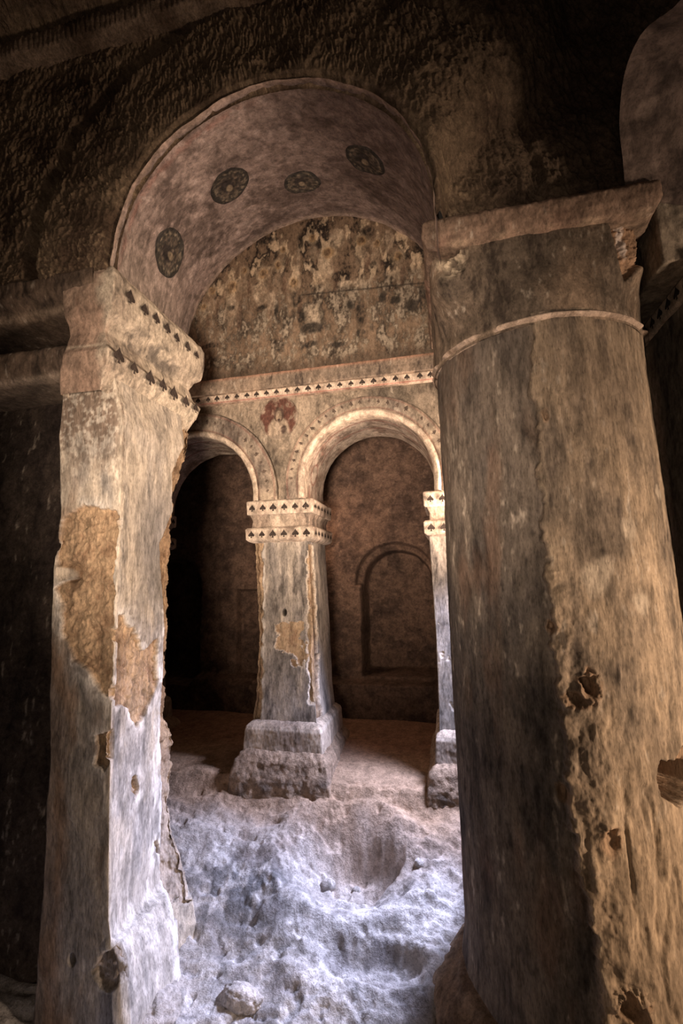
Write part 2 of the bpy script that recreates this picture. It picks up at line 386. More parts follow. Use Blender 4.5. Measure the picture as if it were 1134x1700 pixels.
for u0, v0, a_, b_, rt in [(495, 430, 3, 42, 0), (540, 440, 7, 30, .5), (520, 450, 4, 25, .7), (425, 490, 6, 22, .3), (560, 395, 14, 18, .2), (600, 470, 16, 6, 0), (575, 470, 14, 5, 0), (645, 400, 8, 20, 0), (450, 500, 8, 20, 0), (385, 505, 10, 16, 0), (520, 520, 14, 18, 0)]:
    bl(u0, v0, a_, b_, (.66, .52, .38), .65, .4, rt)
for u0, v0, a_, b_ in [(490, 497, 9, 14), (520, 545, 26, 12), (500, 528, 10, 16), (597, 520, 10, 24), (600, 555, 8, 8), (585, 505, 6, 10), (637, 493, 9, 10), (655, 498, 16, 8), (688, 505, 14, 12), (703, 498, 6, 30), (515, 572, 14, 6), (560, 570, 14, 5), (462, 520, 5, 18), (383, 512, 7, 5), (555, 460, 8, 8), (620, 440, 5, 8), (665, 430, 4, 10), (350, 575, 22, 5), (430, 512, 14, 6), (395, 405, 30, 8), (440, 400, 24, 7), (610, 385, 10, 10), (500, 400, 8, 20)]:
    bl(u0, v0, a_, b_, K, .92, .35, 0, .9)
zl, zr = L(500, 490)[1], L(700, 470)[1]; xl, xr = L(500, 490)[0], L(700, 470)[0]
zz = zl+(zr-zl)*(X-xl)/(xr-xl); line = np.exp(-((Z-zz)/.009)**2)*sst(xl-.05, xl+.02, X)
lc = mix(lc, K, line*.7)
zb = 3.38; lc = mix(lc, (.10, .07, .05), (1-sst(zb, zb+.14, Z+.04*n1))*.8)  # shadow above the cornice painted along the lunette foot
k1 = np.clip((YL-2.14)/1.58, 0, 1); keep = ((X+1.088)**2+(Z-3.574)**2 < 1.335**2) | ((Z < 3.6) & (np.abs(X+1.088) < 1.335))
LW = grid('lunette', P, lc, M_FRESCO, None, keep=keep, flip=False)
tag(LW, 'half-round wall of worn brown fresco with haloed figures under the vault', 'fresco')

# ------------------------------------------------------------------ arcade wall at the back: spandrels, cornice, archivolts
YB = 3.75; ZS = 2.18
ARCH = [(-2.245, .60, .83, .03), (-.61, .555, .73, .13), (.92, .555, .73, .13)]        # centre x, inner r, outer r, stilt
def low_z(x):
    z = np.full_like(x, ZS)
    for cx, ri, ro, st in ARCH:
        d = np.abs(x-cx); ii = d < ri+.05
        z = np.where(ii, ZS+st+np.sqrt(np.maximum((ri+.05)**2-d**2, 0)), z)
    return z
xs = np.linspace(-3.1, 1.7, 1100); X, V_ = np.meshgrid(xs, np.linspace(0, 1, 190), indexing='ij')
lz = low_z(X); Z = lz+(3.32-lz)*V_
P = np.stack([X, YB+0*X, Z], -1); n = fbm(P, 5, 4, 61); P[..., 1] += .010*n
wc = plaster_col(P, 62, (.36, .285, .215), (.19, .155, .12), (.07, .052, .042), .5, .8)
wc = mix(wc, (.50, .38, .27), blob(X, Z, -.60, 3.13, .12, .05, .5)*.6*sst(-.1, .3, n))
struct(grid('wall_arcade', P, wc, M_PLASTER))
# painted saint roundel between the arches
Sn = at_y(463, 697, YB); a, r = np.meshgrid(np.linspace(0, 2*math.pi, 100, endpoint=False), np.linspace(.02, 1, 44), indexing='ij')
mx, mz = r*np.cos(a), r*np.sin(a); P = np.stack([Sn[0]+.185*mx, YB-.012+.01*fbm(np.stack([mx, 0*mx, mz], -1), 3, 2, 5)*0+.010*sst(.95, 1, r)+0*mx, Sn[2]+.02+.20*mz], -1)
n3 = fbm(P, 30, 4, 64)
n7 = fbm(P, 12, 4, 66); c = mix(np.broadcast_to(np.array((.13, .06, .045)), P.shape), (.30, .215, .16), sst(-.1, .5, n3+n7)*.8)
c = mix(c, (.36, .28, .21), blob(mx+.05*n3, mz, 0, -.62, .55, .62, .12)); c = mix(c, (.10, .065, .05), blob(mx, mz, .02, .12, .26, .36, .1))
c = mix(c, (.33, .25, .18), blob(mx, mz, .02, .06, .15, .25, .2)); c = mix(c, (.08, .055, .045), blob(mx+.08*n3, mz, .28, -.6, .14, .22, .3))
c = mix(c, (.55, .44, .34), blob(mx+.1*n3, mz, -.05, -.5, .1, .3, .3)*.7)
c = mix(c, (.09, .06, .05), blob(mx, mz, .02, -.12, .07, .06, .3)); c = mix(c, (.28, .215, .165), sst(.1, .4, n7)*.5); c = mix(c, (.33, .26, .2), sst(.8, 1, r+.35*n7))
o = grid('painted_roundel', P, c, M_FRESCO, None, closed=True); tag(o, 'faded roundel of a haloed saint on a dark red ground between the two arches', 'painting')

# cornice
def cz(x): return 3.27+.0*(x+1)
C = thing('painted_cornice', 'plaster cornice with a pale strip of painted spades along the lunette foot', 'cornice', (-1, 3.7, 3.3))
xs = np.linspace(-3.0, 1.6, 900)
def cprofile(pts, n):
    pts = np.array(pts); s = np.r_[0, np.cumsum(np.hypot(*np.diff(pts, axis=0).T))]; q = np.linspace(0, s[-1], n)
    return np.stack([np.interp(q, s, pts[:, 0]), np.interp(q, s, pts[:, 1])], -1)
def run(name, pts, n, parent, mat, colf, seed, jag=.0, lo=-3.0, hi=1.6, amp=.006):
    pr = cprofile(pts, n); P = np.zeros((len(xs), n, 3)); P[..., 0] = xs[:, None]; P[..., 1] = pr[None, :, 0]; P[..., 2] = pr[None, :, 1]
    P[..., 1] += amp*fbm(P, 7, 4, seed); P[..., 2] += jag*fbm(P, 12, 4, seed+1)[:, :1]*np.linspace(0, 1, n)[None]
    return grid(name, P, colf(P), mat, parent)
def fascia_col(P):
    c = plaster_col(P, 71, (.36, .27, .20), (.22, .17, .13), (.06, .045, .04), .4)
    return mix(c, (.40, .20, .13), np.exp(-((P[..., 2]-3.335)/.018)**2)*.6)
run('fascia', [(3.75, 3.195), (3.668, 3.20), (3.662, 3.34), (3.675, 3.345), (3.75, 3.35)], 60, C, M_PLASTER, fascia_col, 72, .006)
def strip_col(P):
    c = mix(np.broadcast_to(np.array((.66, .53, .42)), P.shape), (.44, .33, .25), sst(-.1, .35, fbm(P, 10, 4, 73)))
    return mix(c, (.32, .12, .09), np.exp(-((P[..., 2]-3.128)/.006)**2)*.8)
run('ornament_strip', [(3.76, 3.118), (3.712, 3.122), (3.700, 3.135), (3.694, 3.19), (3.70, 3.20), (3.76, 3.2)], 40, C, M_FRESCO, strip_col, 74, 0, amp=.002)
for k in range(30):
    x = -2.60+k*.0985
    if x > .25: break
    x += rng.uniform(-.006, .006); sp = spade(C, (x, 3.6915, 3.165), (1, 0, 0), (0, .0, 1), .056*rng.uniform(.92, 1.08))
adopt(C)

def archivolt(cx, ri, ro, st, label, depth, seed):
    A = thing('painted_arch', label, 'arch', (cx, YB, ZS), 'plastered arches of the back arcade')
    n = 300
    def sweep(name, prof, mat, colf, sd):
        "prof: (radius, y) pairs from inside out"
        pr = cprofile(prof, max(10, int(sum(math.hypot(b[0]-a[0], b[1]-a[1]) for a, b in zip(prof, prof[1:]))/.007)))
        path = []                                       # straight legs and half circle, param s
        t = np.linspace(0, math.pi, n-30)
        P = np.zeros((n, len(pr), 3))
        for j, (r_, y_) in enumerate(pr):
            xx = np.r_[np.full(15, cx+r_), cx+r_*np.cos(t), np.full(15, cx-r_)]
            zz = np.r_[np.linspace(ZS-.01, ZS+st, 16)[:-1], ZS+st+r_*np.sin(t), np.linspace(ZS+st, ZS-.01, 16)[1:]]
            P[:, j, 0] = xx; P[:, j, 1] = y_; P[:, j, 2] = zz
        Q = P.copy(); P += normals(P)*(.008*fbm(Q, 5, 3, sd)+.003*fbm(Q, 16, 3, sd))[..., None]
        return grid(name, P, colf(Q), mat, A)
    def ring_col(Q):
        c = plaster_col(Q, seed+3, (.40, .32, .24), (.23, .185, .15), (.07, .05, .045), .3, .7)
        r_ = np.hypot(Q[..., 0]-cx, Q[..., 2]-ZS-st); return mix(c, (.22, .09, .07), (np.exp(-((r_-ro+.02)/.008)**2)+np.exp(-((r_-ri-.065)/.006)**2))*.5)
    sweep('archivolt_ring', [(ri+.055, YB+.02), (ri+.055, YB-.045), (ri+.07, YB-.055), (ro-.01, YB-.055), (ro, YB-.045), (ro, YB+.02)], M_PLASTER, ring_col, seed)
    def roll_col(Q): return mix(np.broadcast_to(np.array((.62, .50, .39)), Q.shape), (.40, .30, .23), sst(-.1, .4, fbm(Q, 9, 4, seed+5)))
    sweep('roll_moulding', [(ri, YB+.05), (ri, YB-.045), (ri+.012, YB-.066), (ri+.035, YB-.072), (ri+.055, YB-.058), (ri+.06, YB+.02)], M_PLASTER, roll_col, seed+1)
    def sof_col(Q):
        c = mix(np.broadcast_to(np.array((.56, .46, .37)), Q.shape), (.30, .22, .17), sst(-.1, .3, fbm(Q, 6, 4, seed+6)))
        tt = np.arctan2(Q[..., 2]-ZS-st, Q[..., 0]-cx); e = (Q[..., 1]-YB-.22)
        c = mix(c, (.30, .11, .085), np.exp(-((np.abs(e)-.11)/.012)**2)*.7*(tt < 2.7))
        e1 = np.hypot((tt-2.92)/.17, e/.085); c = mix(c, (.30, .13, .10), np.exp(-((e1-1)/.12)**2)*.8)
        e1 = np.hypot((tt-2.35)/.2, e/.07); c = mix(c, (.45, .26, .2), np.exp(-((e1-1)/.12)**2)*.6)
        return c
    sweep('arch_soffit', [(ri+.02, YB+depth), (ri+.004, YB+depth-.02), (ri, YB+.04)], M_FRESCO, sof_col, seed+2)
    rm = (ri+.06+ro)/2; m_ = 26
    for k in range(m_):
        t = math.pi*(k+.5)/m_
        if rng.rand() < .12 and 4 < k < 22: continue
        p = (cx+rm*math.cos(t)+rng.uniform(-.004, .004), YB-.0645, ZS+st+rm*math.sin(t))
        tl = t+rng.uniform(-.3, .3)-math.pi/2; spade(A, p, (math.cos(tl), 0, math.sin(tl)), (-math.sin(tl), 0, math.cos(tl)), .05*rng.uniform(.7, 1.1), 'faded_mark')
    adopt(A); return A
archivolt(*ARCH[0], 'narrow plastered arch partly hidden behind the lit foreground pier', .62, 80)
archivolt(*ARCH[1], 'round plastered arch with painted ring between the banded pier and the column', .62, 90)

# ------------------------------------------------------------------ lofted piers
def loft(name, zs, corners, seg_n, parent, mat, dispf=None, colf=None, round_=3, flip=False):
    """corners: list of (x(z), y(z)) arrays, counter-clockwise seen from above; seg_n points per side.
    returns mesh, P and per-vertex side index + side parameter"""
    n = len(corners); rows = []
    Pts = []; side = []; par = []
    for i in range(n):
        a = np.stack(corners[i], -1); b = np.stack(corners[(i+1) % n], -1); m_ = seg_n[i]
        for k in range(m_):
            t = k/m_; Pts.append(a*(1-t)+b*t); side.append(i); par.append(t)
    A = np.array(Pts)                                   # (nper, nz, 2)
    for _ in range(round_): A = (np.roll(A, 1, 0)+2*A+np.roll(A, -1, 0))/4
    P = np.concatenate([A, np.broadcast_to(zs[None, :, None], A.shape[:2]+(1,))], -1)
    side = np.array(side)[:, None]+np.zeros((1, len(zs)), int); par = np.array(par)[:, None]+np.zeros((1, len(zs)))
    N = normals(P, True); Q = P.copy()
    ctr = P.mean(0)[None]; sgn = np.sign(((P-ctr)*N).sum(2).mean()); N = N*sgn
    col = None
    if dispf: P = P+N*dispf(Q, side, par)[..., None]
    col = colf(Q, side, par)
    return grid(name, P, col, mat, parent, closed=True, flip=sgn < 0), Q
def block_profile(name, x0, x1, y0, y1, prof, parent, mat, colf, seed, sx=110, sy=90, nz=70, amp=.006, rd=2):
    "rectangular moulded block: prof is (z, offset) from bottom to top, closed over by a lid"
    pr = cprofile([(o_, z_) for z_, o_ in prof], nz); off = pr[:, 0]; zz = pr[:, 1]
    c = [(x1+off, y0-off), (x1+off, y1+off), (x0-off, y1+off), (x0-off, y0-off)]
    o, Q = loft(name, zz, [(a+0*zz, b+0*zz) for a, b in c], [sy, sx, sy, sx], parent, mat, lambda Q, s, t: amp*fbm(Q, 7, 4, seed)+amp*.35*fbm(Q, 28, 3, seed+1), colf, rd)
    return o

def cap_col(seed):
    def f(Q, s, t):
        c = plaster_col(Q, seed, (.58, .47, .37), (.36, .28, .22), (.09, .07, .06), .3, .8); return c
    return f
def band_col(seed):
    def f(Q, s, t):
        c = mix(np.broadcast_to(np.array((.66, .54, .43)), Q.shape), (.42, .32, .25), sst(-.1, .4, fbm(Q, 9, 4, seed))); return c
    return f

def back_pier(name, label, x0, x1, seed, main=True):
    cx = (x0+x1)/2; y0, y1 = YB, YB+.66
    T_ = thing(name, label, 'pier', (cx, YB+.3, -.1))
    # capital: band, hollow, band
    block_profile('capital_band', x0, x1, y0, y1, [(2.045, -.10), (2.05, -.005), (2.06, 0), (2.17, .004), (2.182, -.01), (2.184, -.20), (2.184, -.30)], T_, M_PLASTER, band_col(seed), seed, nz=60, amp=.004)
    block_profile('capital_neck', x0+.02, x1-.02, y0+.02, y1-.02, [(1.92, 0), (1.95, -.018), (2.0, -.022), (2.03, -.01), (2.052, .0)], T_, M_PLASTER, cap_col(seed+1), seed+2, nz=30, amp=.006)
    block_profile('capital_band', x0-.005, x1+.005, y0-.005, y1+.005, [(1.80, -.05), (1.815, -.015), (1.83, 0), (1.92, .004), (1.935, -.01), (1.937, -.10)], T_, M_PLASTER, band_col(seed+3), seed+4, nz=50, amp=.004)
    w_ = x1-x0
    nsp = max(2, int(w_/.098))
    for zc in (2.112, 1.875):
        for k in range(nsp):
            x = x0+.055+(w_-.11)*k/(nsp-1); spade(T_, (x+rng.uniform(-.005, .005), y0-.0125-(.003 if zc < 2 else 0), zc+.0), (1, 0, 0), (0, 0, 1), .068*rng.uniform(.88, 1.08))
        if main or True:
            for k in range(6):
                y = y0+.06+k*.105; spade(T_, (x1+.0125, y, zc), (0, 1, 0), (0, 0, 1), .064*rng.uniform(.9, 1.05))
            if not main:
                for k in range(6): spade(T_, (x0-.0125, y0+.06+k*.105, zc), (0, -1, 0), (0, 0, 1), .064)
    # shaft
    zs = np.linspace(.24, 1.84, 330)
    f = lambda a, b, c: np.interp(zs, [.24, .5, 1.0, 1.84], [a, (a*.35+b*.65), b, c])
    if main:
        L0 = f(x0+.03, x0+.085, x0+.035); R0 = f(x1+.02, x1-.015, x1-.055)
    else:
        L0 = f(x0+.04, x0+.05, x0+.03); R0 = f(x1-.03, x1-.05, x1-.05)
    ya, yb = f(y0+.02, y0+.045, y0+.04), f(y1-.02, y1-.05, y1-.05)
    loss = [at_y(u_, v_, YB+.04)[[0, 2]] for u_, v_ in [(463, 1030), (478, 1035), (500, 1040), (512, 1075), (506, 1100), (490, 1106), (475, 1085), (460, 1075)]]
    def mk(Q, s, t):
        nz_ = fbm(Q, 10, 5, seed+20); e = np.zeros(Q.shape[:2])
        if main:
            dL = Q[..., 0]-(x0+.135)+.05*nz_                     # broken left edge of the front
            mL = np.where((Q[..., 1] < YB+.35), 1-sst(-.012, .012, dL), 0)
            zt = Q[..., 2]
            dR = np.abs(Q[..., 0]-(x1-.02))*.0
            right = (s == 0)
            mR = np.where(right, 1-sst(.16, .20, (Q[..., 1]-y0)+.09*nz_), 0)*(zt < 1.78)
            fr = (s == 3)
            mF = np.where(fr, sst(-.012, .006, inpoly(Q[..., 0]+.13*nz_, zt+.12*nz_, loss)), 0)
            mE = np.where(fr, sst(x1-.075, x1-.05, Q[..., 0]+.045*nz_), 0)*sst(.42, .5, zt)*(zt < 1.72)
            hole = blob(Q[..., 0], zt, *at_y(472, 1017, YB+.04)[[0, 2]], .018, .028, .3)*fr
            return mL, np.maximum(mR, mE), mF, hole
        z0 = np.zeros(Q.shape[:2]); m_ = sst(.18, .3, fbm(Q, 4, 4, seed+21)); return z0, z0, m_*.6, z0
    def dsp(Q, s, t):
        mL, mR, mF, hl = mk(Q, s, t); nn = fbm(Q, 14, 5, seed+22)
        return .006*fbm(Q, 5, 4, seed)-mL*(.04+.03*nn)-mR*(.028+.028*nn)-mF*(.014+.014*nn)-.06*hl
    def cl(Q, s, t):
        mL, mR, mF, hl = mk(Q, s, t)
        c = plaster_col(Q, seed+7, (.50, .43, .36), (.27, .24, .215), (.10, .085, .075), .9, 1.)
        lim = sst(.25, .45, 4*mL*(1-mL))+sst(.2, .5, 4*mF*(1-mF))+sst(.25, .45, 4*mR*(1-mR)); 
        m_ = np.clip(mL+mR+mF, 0, 1); c = mix(c, (.78, .70, .60), np.clip(lim, 0, 1)*.8)
        rc = rock_col(Q, seed+8, (.44, .32, .21), (.26, .17, .11)); c = c*(1-m_[..., None])+rc*m_[..., None]
        if main: c = mix(c, (.72, .66, .60), np.exp(-((Q[..., 0]-x0-.15)/.014)**2)*(s == 3)*sst(-.2, .2, fbm(Q, 12, 3, 4)+.1)*.8)
        return mix(c, (.02, .015, .012), hl)
    loft('shaft', zs, [(R0, ya), (R0, yb), (L0, yb), (L0, ya)], [90, 60, 90, 120], T_, M_STREAK, dsp, cl, 2)
    bx0, bx1 = (x0+.02, x1+.07) if main else (x0+.01, x1+.0)
    block_profile('base_block', bx0, bx1, y0-.05, y1+.03, [(.02, .02), (.08, .01), (.24, 0), (.27, -.01), (.295, -.04), (.32, -.12)], T_, M_STREAK,
                  lambda Q, s, t: mix(mix(plaster_col(Q, seed+11, (.56, .45, .35), (.36, .28, .22), (.14, .11, .09), .5, .6), (.20, .12, .07), (np.abs(Q[..., 0]-bx0-.06)+.03*fbm(Q, 9, 4, 7) < .045)*.0), (.70, .6, .5), np.exp(-((Q[..., 2]-.255)/.012)**2)*.5), seed+12, nz=50, amp=.010, rd=5)
    block_profile('plinth', x0-.02, x1+.11 if main else x1+.05, y0-.10, y1+.06, [(-.24, .06), (-.10, .05), (.02, .02), (.07, -.01), (.095, -.04), (.10, -.12), (.10, -.2)], T_, M_ROCK,
                  lambda Q, s, t: mix(rock_col(Q, seed+13, (.42, .30, .21), (.26, .18, .125)), (.16, .13, .11), sst(0, .3, fbm(Q, 5, 3, seed+14))*(1-sst(-.12, .0, Q[..., 2]))*.7), seed+15, nz=60, amp=.024, rd=9)
    adopt(T_); return T_
back_pier('banded_pier', 'square plastered pier with two spade-painted bands between the two back arches', -1.725, -1.105, 100, True)
back_pier('banded_pier', 'pier right of the back arch, mostly hidden by the big dark column', -.15, .36, 140, False)
back_pier('banded_pier', 'sliver of a back pier showing just past the lit foreground pier', -3.48, -2.86, 180, False)

# ------------------------------------------------------------------ aisle behind: wall with niches, bench
YA = 5.0
X, Z = np.meshgrid(np.linspace(-4.2, 1.9, 660), np.linspace(-.1, 3.4, 420), indexing='ij')
Q = np.stack([X, 0*X, Z], -1); n = fbm(Q, 3, 4, 201)
Yw = YA-.02*n-.012*fbm(Q, 12, 4, 202)-.004*fbm(Q, 50, 2, 203)
Xr, Zr = X+.02*n, Z+.02*n
def niche(x0, x1, z0, z1, depth, arched=True):
    cx, r = (x0+x1)/2, (x1-x0)/2
    if arched:
        zc = z1-r; d = np.where(Zr > zc, np.hypot(Xr-cx, Zr-zc)-r, np.abs(Xr-cx)-r)
    else: d = np.maximum(np.abs(Xr-cx)-r, Zr-z1)
    d = np.maximum(d, z0-Zr); return depth*(1-sst(-.03, .005, d))
dep = np.maximum.reduce([niche(-1.00, -.08, 1.38, 1.86, .10), niche(-.93, -.12, .42, 1.78, .42), niche(-3.55, -2.88, .30, 1.74, .30), niche(-2.42, -2.15, .32, 1.36, .10, False), niche(.35, 1.1, .42, 1.75, .3)])
bench = .16*(1-sst(.36, .40, Z+.01*n))
Yw = Yw+dep-bench
P = np.stack([X, Yw, Z], -1)
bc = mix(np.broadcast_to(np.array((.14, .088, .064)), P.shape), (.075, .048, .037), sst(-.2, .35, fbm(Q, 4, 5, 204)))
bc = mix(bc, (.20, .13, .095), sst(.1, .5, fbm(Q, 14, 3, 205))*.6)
struct(grid('wall_back', P, bc, M_ROCK))
# aisle ceiling (low rough barrel) and end walls
U, Yc = np.meshgrid(np.linspace(-4.2, 1.9, 120), np.linspace(YB+.25, YA+.1, 60), indexing='ij')
P = np.stack([U, Yc, 3.05+.35*np.sin((Yc-YB)/(YA-YB)*math.pi)], -1); P[..., 2] += .03*fbm(P, 4, 4, 206)
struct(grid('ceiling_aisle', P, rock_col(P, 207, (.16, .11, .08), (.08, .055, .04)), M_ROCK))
for nme, xx in (('wall_left_aisle', -4.2), ('wall_right_aisle', 1.9)):
    A_, B_ = np.meshgrid(np.linspace(YB, YA+.1, 60), np.linspace(-.1, 3.4, 120), indexing='ij'); P = np.stack([xx+0*A_, A_, B_], -1); P[..., 0] += .03*fbm(P, 4, 4, 208)
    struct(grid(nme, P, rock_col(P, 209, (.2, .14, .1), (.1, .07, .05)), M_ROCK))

# ------------------------------------------------------------------ left foreground pier
LP = thing('foreground_pier', 'tall bright worn pier at left with broken ochre patches and painted capital', 'pier', (-2.1, 2.7, -1))
zs = np.linspace(-1.15, 2.86, 720)
def zi(pairs):
    pairs = sorted(pairs); return np.interp(zs, [p_[0] for p_ in pairs], [p_[1] for p_ in pairs])
def edge_from(pxs, plane):
    pts = [plane(u_, v_) for u_, v_ in pxs]; return [(p_[2], p_[0]) for p_ in pts], [(p_[2], p_[1]) for p_ in pts]
Ax = zi([(3.28, -2.18), (2.79, -2.28), (2.42, -2.30), (1.89, -2.27), (1.55, -2.30), (.9, -2.27), (.5, -2.25), (0, -2.27), (-.4, -2.29), (-1.15, -2.33)])
yf = zi([(2.86, 2.24), (2.36, 2.255), (1.89, 2.28), (1.37, 2.275), (.7, 2.29), (.24, 2.31), (-.4, 2.35), (-.75, 2.36), (-1.15, 2.38)])
Bx = zi([(2.86, -1.93), (2.72, -1.91), (2.45, -1.85), (-.30, -1.85), (-.42, -1.83), (-.5, -1.79), (-.75, -1.75), (-1.15, -1.72)])
Cy = zi([(2.86, 2.98), (2.5, 2.95), (2.24, 2.79), (1.97, 2.82), (1.74, 2.68), (1.18, 2.77), (.65, 2.755), (.08, 2.80), (-.40, 2.82), (-.50, 2.78), (-.8, 2.70), (-1.15, 2.68)])
Cx = zi([(2.86, -1.93), (2.72, -1.91), (2.45, -1.85), (-.38, -1.85), (-.46, -1.80), (-.55, -1.74), (-.8, -1.66), (-1.15, -1.62)])
Gy = Cy+.02; Gx = Cx-zi([(2.86, .02), (2.3, .06), (-.3, .10), (-1.15, .10)])
Dy = zi([(2.86, 3.12), (2.2, 3.05), (0, 3.05), (-.4, 3.0), (-.83, 2.86), (-1.15, 2.84)])
Dx = zi([(2.86, -1.90), (2.43, -1.90), (2.2, -1.975), (1.92, -1.995), (1.32, -2.0), (.54, -2.0), (.40, -1.935), (.12, -1.935), (-.05, -1.945), (-.28, -1.855), (-.55, -1.71), (-.72, -1.63), (-.86, -1.56), (-1.15, -1.52)])
Ey = Dy+.12; Ex = Dx-.15
def yz(l): return [at_x(u_, v_, -1.85)[[1, 2]] for u_, v_ in l]
def xz(l): return [at_y(u_, v_, 2.28)[[0, 2]] for u_, v_ in l]
big_front = xz([(104, 862), (140, 838), (165, 840), (200, 862), (192, 900), (190, 1000), (190, 1060), (183, 1120), (188, 1160), (165, 1150), (150, 1120), (120, 1100), (105, 1060), (100, 1000), (92, 975), (110, 960), (92, 940), (95, 900)])
low_front = xz([(155, 1222), (182, 1215), (180, 1262), (168, 1282), (152, 1268)])
foot_front = xz([(130, 1640), (145, 1612), (165, 1595), (180, 1590), (182, 1620), (180, 1655), (165, 1668), (150, 1662)])
side_loss = yz([(190, 1165), (188, 1060), (195, 1020), (210, 1020), (225, 1050), (240, 1080), (262, 1060), (262, 1130), (240, 1190), (228, 1205), (215, 1175)])
side_hi = yz([(262, 870), (300, 800), (330, 780), (330, 1100), (268, 1050), (272, 960)])
small1 = yz([(218, 1295), (226, 1290), (230, 1320), (222, 1328), (217, 1315)])
small2 = yz([(258, 1395), (264, 1400), (265, 1420), (259, 1425)])
def masks(Q, s, t):
    nz_ = fbm(Q, 9, 5, 301); nf = fbm(Q, 34, 3, 302)
    jx, jy, jz = Q[..., 0]+.035*nz_, Q[..., 1]+.045*nz_, Q[..., 2]+.04*nz_+.012*nf
    fr = (s == 0); si = (s == 2)
    fr = Q[..., 1] < yf[None]+.03; si = (Q[..., 0] > np.minimum(Bx, Cx)[None]-.04) & (Q[..., 1] > yf[None]-.02) & (Q[..., 1] < Cy[None]+.01)
    dF = np.maximum.reduce([inpoly(jx, jz, p_) for p_ in (big_front, low_front, foot_front)])
    dS = np.maximum.reduce([inpoly(jy, jz, p_) for p_ in (side_loss, small1, small2)])
    d = np.maximum(np.where(fr, dF, -9), np.where(si & ~fr, dS, -9))
    inner = (Q[..., 1] >= Cy[None]-.012+.02*nz_)
    plain = (Q[..., 2] < -.55+.1*nz_)                                   # foot of the back strip keeps its plaster
    rock = np.maximum(sst(-.006, .006, d), np.where(inner & ~plain, 1., 0))
    whit = np.where(si & ~fr, 1, .55)*np.exp(-(np.maximum(-d, 0)/.05)**2)*(d < .004)*sst(-.12, .12, nz_+.25*nf+.02)
    return rock, whit, d, fr, si, inner, nz_, nf
def lp_disp(Q, s, t):
    rock, whit, d, fr, si, inner, nz_, nf = masks(Q, s, t)
    dd = .012*fbm(Q, 2.5, 4, 303)+.005*fbm(Q, 10, 4, 304)+.0015*nf
    nn = fbm(Q, 13, 5, 305)
    dd -= rock*(.030+.040*nn+.012*nf)
    h1 = at_y(112, 950, 2.28); dd -= .10*blob(Q[..., 0], Q[..., 2], h1[0], h1[2], .06, .05, .4)*fr
    h2 = at_y(113, 1600, 2.33); dd -= .05*blob(Q[..., 0], Q[..., 2], h2[0], h2[2], .02, .028, .3)*fr
    ledge = np.interp(Q[..., 1], [2.30, 2.82], [at_x(185, 1558, -1.83)[2], at_x(272, 1468, -1.83)[2]])+.008*nz_
    dd += .035*si*(1-sst(ledge-.05, ledge, Q[..., 2]))*sst(2.33, 2.38, Q[..., 1])
    dd += .05*inner*sst(.15, -.1, np.abs(Q[..., 2]+.75))*0
    return dd
def lp_col(Q, s, t):
    rock, whit, d, fr, si, inner, nz_, nf = masks(Q, s, t)
    z = Q[..., 2]
    c = plaster_col(Q, 310, (.54, .47, .39), (.34, .315, .295), (.15, .135, .125), .9, .8)
    up = sst(1.9, 2.5, z+.2*nz_); c = c*(1-up[..., None]*.0)
    c = mix(c, (.62, .53, .42), up*.45)
    c = mix(c, (.20, .19, .19), blob(Q[..., 1]+.05*nz_, z+.1*nz_, 2.62, 1.75, .2, .40, .6)*si*.75)
    c = mix(c, (.44, .425, .42), (1-sst(-.5, .6, z+.2*nz_))*.6*si)
    bn = (1-sst(-2.20, -2.08, Q[..., 0]+.03*nz_+.05*z*0))*fr*(1-sst(1.0, 1.3, z))
    c = mix(c, (.22, .13, .08), bn*.8)
    c = mix(c, (.22, .20, .19), fr*(1-sst(.9, 1.3, z))*.55)
    c = mix(c, (.17, .115, .085), fr*sst(1.95, 2.5, z+.2*nz_)*sst(-.25, .1, nf+nz_)*.8)
    c = mix(c, (.24, .15, .095), fr*sst(.02, .3, fbm(Q, 5, 4, 331, (1, 1, .35)))*(1-sst(1.9, 2.2, z))*.6)
    c = mix(c, (.78, .74, .70), si*sst(.10, .25, fbm(Q, 8, 5, 332, (1, 1, .4)))*(1-sst(1.0, 1.6, z))*.5)
    c = mix(c, WHITE, np.clip(whit, 0, 1)*.9)
    ed = np.exp(-((Q[..., 1]-Cy[None]+.02)/.022)**2)*si*sst(-.25, .1, nz_)*(z < 1.3)
    c = mix(c, (.80, .78, .76), ed*.8)
    ed2 = np.exp(-((Q[..., 0]-Bx[None])/.02)**2)*np.exp(-((Q[..., 1]-yf[None])/.02)**2)
    c = mix(c, (.62, .54, .44), ed2*.6)
    rc = rock_col(Q, 311, (.47, .335, .215), (.27, .175, .11))
    rc = mix(rc, (.42, .37, .33), (1-sst(-.3, .7, z))*.8)
    return c*(1-rock[..., None])+rc*rock[..., None]
n_ = zs*0
loft('shaft', zs, [(Ax, yf), (Bx, yf), (Cx, Cy), (Gx, Gy), (Dx, Dy), (Ex, Ey), (n_-2.35, n_+3.1)], [84, 100, 10, 46, 24, 26, 20], LP, M_STREAK, lp_disp, lp_col, 2)
